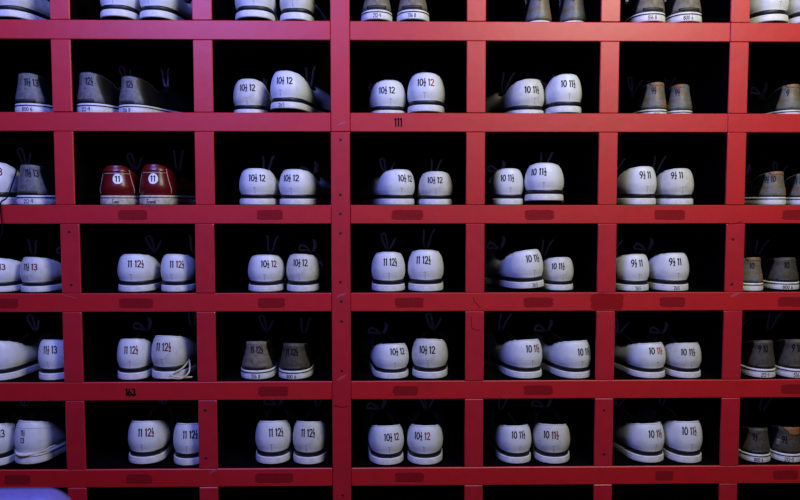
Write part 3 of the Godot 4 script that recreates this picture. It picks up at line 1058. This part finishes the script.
	put(5, 2, 1, -0.200, 0.016, 4, 0.99, 0.93, 0.000, "K", "11 12h", 0, 63, 1)
	put(5, 3, 0, 0.008, 0.016, -11, 0.99, 0.90, 0.000, "W", "10h 12", 7, 65, 2)
	put(5, 3, 1, 0.090, 0.016, 8, 1.00, 1.02, 0.000, "W", "10h 12", -2, 61, 0)
	put(5, 4, 0, 0.295, 0.014, -17, 1.03, 1.00, 0.000, "W", "10 11hm", 2, 64, 1)
	put(5, 4, 1, 0.400, 0.012, -17, 1.00, 0.97, 0.000, "W", "10 11h", 6, 59, 2)
	put(5, 5, 0, 0.562, 0.012, -15, 1.00, 0.91, 0.000, "W", "10 11hr", -3, 65, 0)
	put(5, 5, 1, 0.641, 0.012, -5, 0.92, 0.91, 0.000, "W", "10 11h", -8, 62, 2)
	put(5, 6, 0, 0.806, 0.012, -2, 0.89, 0.98, 0.000, "K", "9 10", -12, 64, 0)
	put(5, 6, 1, 0.877, 0.008, 4, 0.98, 1.01, 0.000, "K", "9 10", -7, 64, 1)
	put(6, 0, 0, -0.841, 0.018, 3, 0.98, 1.10, 0.000, "W", "11h 13", 18, 64, 0)
	put(6, 0, 1, -0.762, 0.012, 12, 0.96, 1.10, 0.006, "N", "11h/13", 2, 54, 1)
	put(6, 1, 0, -0.521, 0.018, -1, 1.04, 1.10, 0.003, "W", "11 12hm", 8, 62, 0)
	put(6, 1, 1, -0.427, 0.018, -1, 0.97, 1.08, 0.000, "W", "11 12h", 8, 62, 1)
	put(6, 2, 0, -0.248, 0.014, -3, 0.99, 1.10, 0.003, "W", "11 12h", 10, 62, 2)
	put(6, 2, 1, -0.170, 0.014, 5, 0.94, 1.10, 0.002, "W", "11 12h", 4, 62, 1)
	put(6, 3, 0, -0.002, 0.014, -8, 0.97, 1.01, 0.000, "W", "10h 12m", 6, 60, 2)
	put(6, 3, 1, 0.080, 0.014, 5, 1.00, 1.01, 0.000, "W", "10h 12r", -4, 62, 0)
	put(6, 4, 0, 0.277, 0.018, -8, 0.95, 0.98, 0.000, "W", "10 11h", -3, 64, 1)
	put(6, 4, 1, 0.358, 0.016, 6, 1.01, 1.01, 0.000, "W", "10 11hm", -6, 62, 2)
	put(6, 5, 0, 0.565, 0.018, -15, 1.02, 1.02, 0.000, "W", "10 11hm", -1, 62, 0)
	put(6, 5, 1, 0.647, 0.014, -4, 0.99, 1.08, 0.000, "W", "10 11hm", -5, 65, 1)
	put(6, 6, 0, 0.803, 0.016, -1, 0.90, 0.90, 0.000, "K", "9h", -19, 62, 0)
	put(6, 6, 1, 0.872, 0.016, 2, 0.96, 0.92, 0.000, "O", "9h", -20, 53, 1)
	for k in protos:
		protos[k].free()

# ------------------------------------------------------------------ the chair in front of the rack
func slab_cushion(w: float, h: float, th: float, rad: float) -> ArrayMesh:
	# a rounded rectangle (w x h), padded, thickness along z
	var rows := []
	for e in [[0.0, -0.5, 0.80], [0.0, -0.5, 0.94], [0.0, -0.42, 0.985], [0.0, -0.2, 1.0], [0.0, 0.2, 1.0], [0.0, 0.42, 0.985], [0.0, 0.5, 0.94], [0.0, 0.5, 0.80]]:
		var r := PackedVector3Array()
		for k in range(48):
			var a := TAU * k / 48.0
			var c := Vector2(cos(a), sin(a))
			var ctr := Vector2(sign(c.x) * (w * 0.5 - rad), sign(c.y) * (h * 0.5 - rad))
			var p := ctr + c * rad
			var inset: float = (1.0 - float(e[2])) * 0.12
			p -= c * inset
			r.append(Vector3(p.x, p.y, float(e[1]) * th))
		rows.append(r)
	var t := grid_tris(rows, true, PackedVector3Array())
	for e in [0, rows.size() - 1]:
		var z: float = rows[e][0].z * 1.06
		for k in range(48):
			if e == 0:
				t.append_array(PackedVector3Array([rows[e][(k + 1) % 48], rows[e][k], Vector3(0, 0, z)]))
			else:
				t.append_array(PackedVector3Array([rows[e][k], rows[e][(k + 1) % 48], Vector3(0, 0, z)]))
	return from_tris(t, true)

func make_chair():
	var c := Node3D.new()
	c.name = "padded_chair"
	add_child(c)
	c.position = Vector3(-0.745, FLOOR_Y, 0.52)
	tag(c, "lavender padded chair whose rounded backrest top shows in the lower left corner", "chair")
	var top := -0.4645 - FLOOR_Y
	var b := piece("backrest", slab_cushion(0.46, 0.40, 0.05, 0.05), "violet_vinyl", c)
	b.position = Vector3(0, top - 0.20, -0.19)
	var s := piece("seat", slab_cushion(0.44, 0.42, 0.06, 0.07), "violet_vinyl", c)
	s.rotation.x = -PI / 2
	s.position = Vector3(0, 0.45, 0.02)
	for sx in [-1.0, 1.0]:
		piece("back_post", tube([Vector3(0.19 * sx, 0.012, -0.22), Vector3(0.19 * sx, 0.4, -0.224), Vector3(0.19 * sx, 0.62, -0.226), Vector3(0.19 * sx, top - 0.08, -0.222)], 0.011, 8), "chrome", c)
		piece("leg", tube([Vector3(0.19 * sx, 0.012, 0.21), Vector3(0.19 * sx, 0.25, 0.2), Vector3(0.19 * sx, 0.41, 0.19)], 0.011, 8), "chrome", c)
		piece("side_rail", tube([Vector3(0.19 * sx, 0.41, 0.19), Vector3(0.19 * sx, 0.412, 0.0), Vector3(0.19 * sx, 0.41, -0.222)], 0.010, 8), "chrome", c)
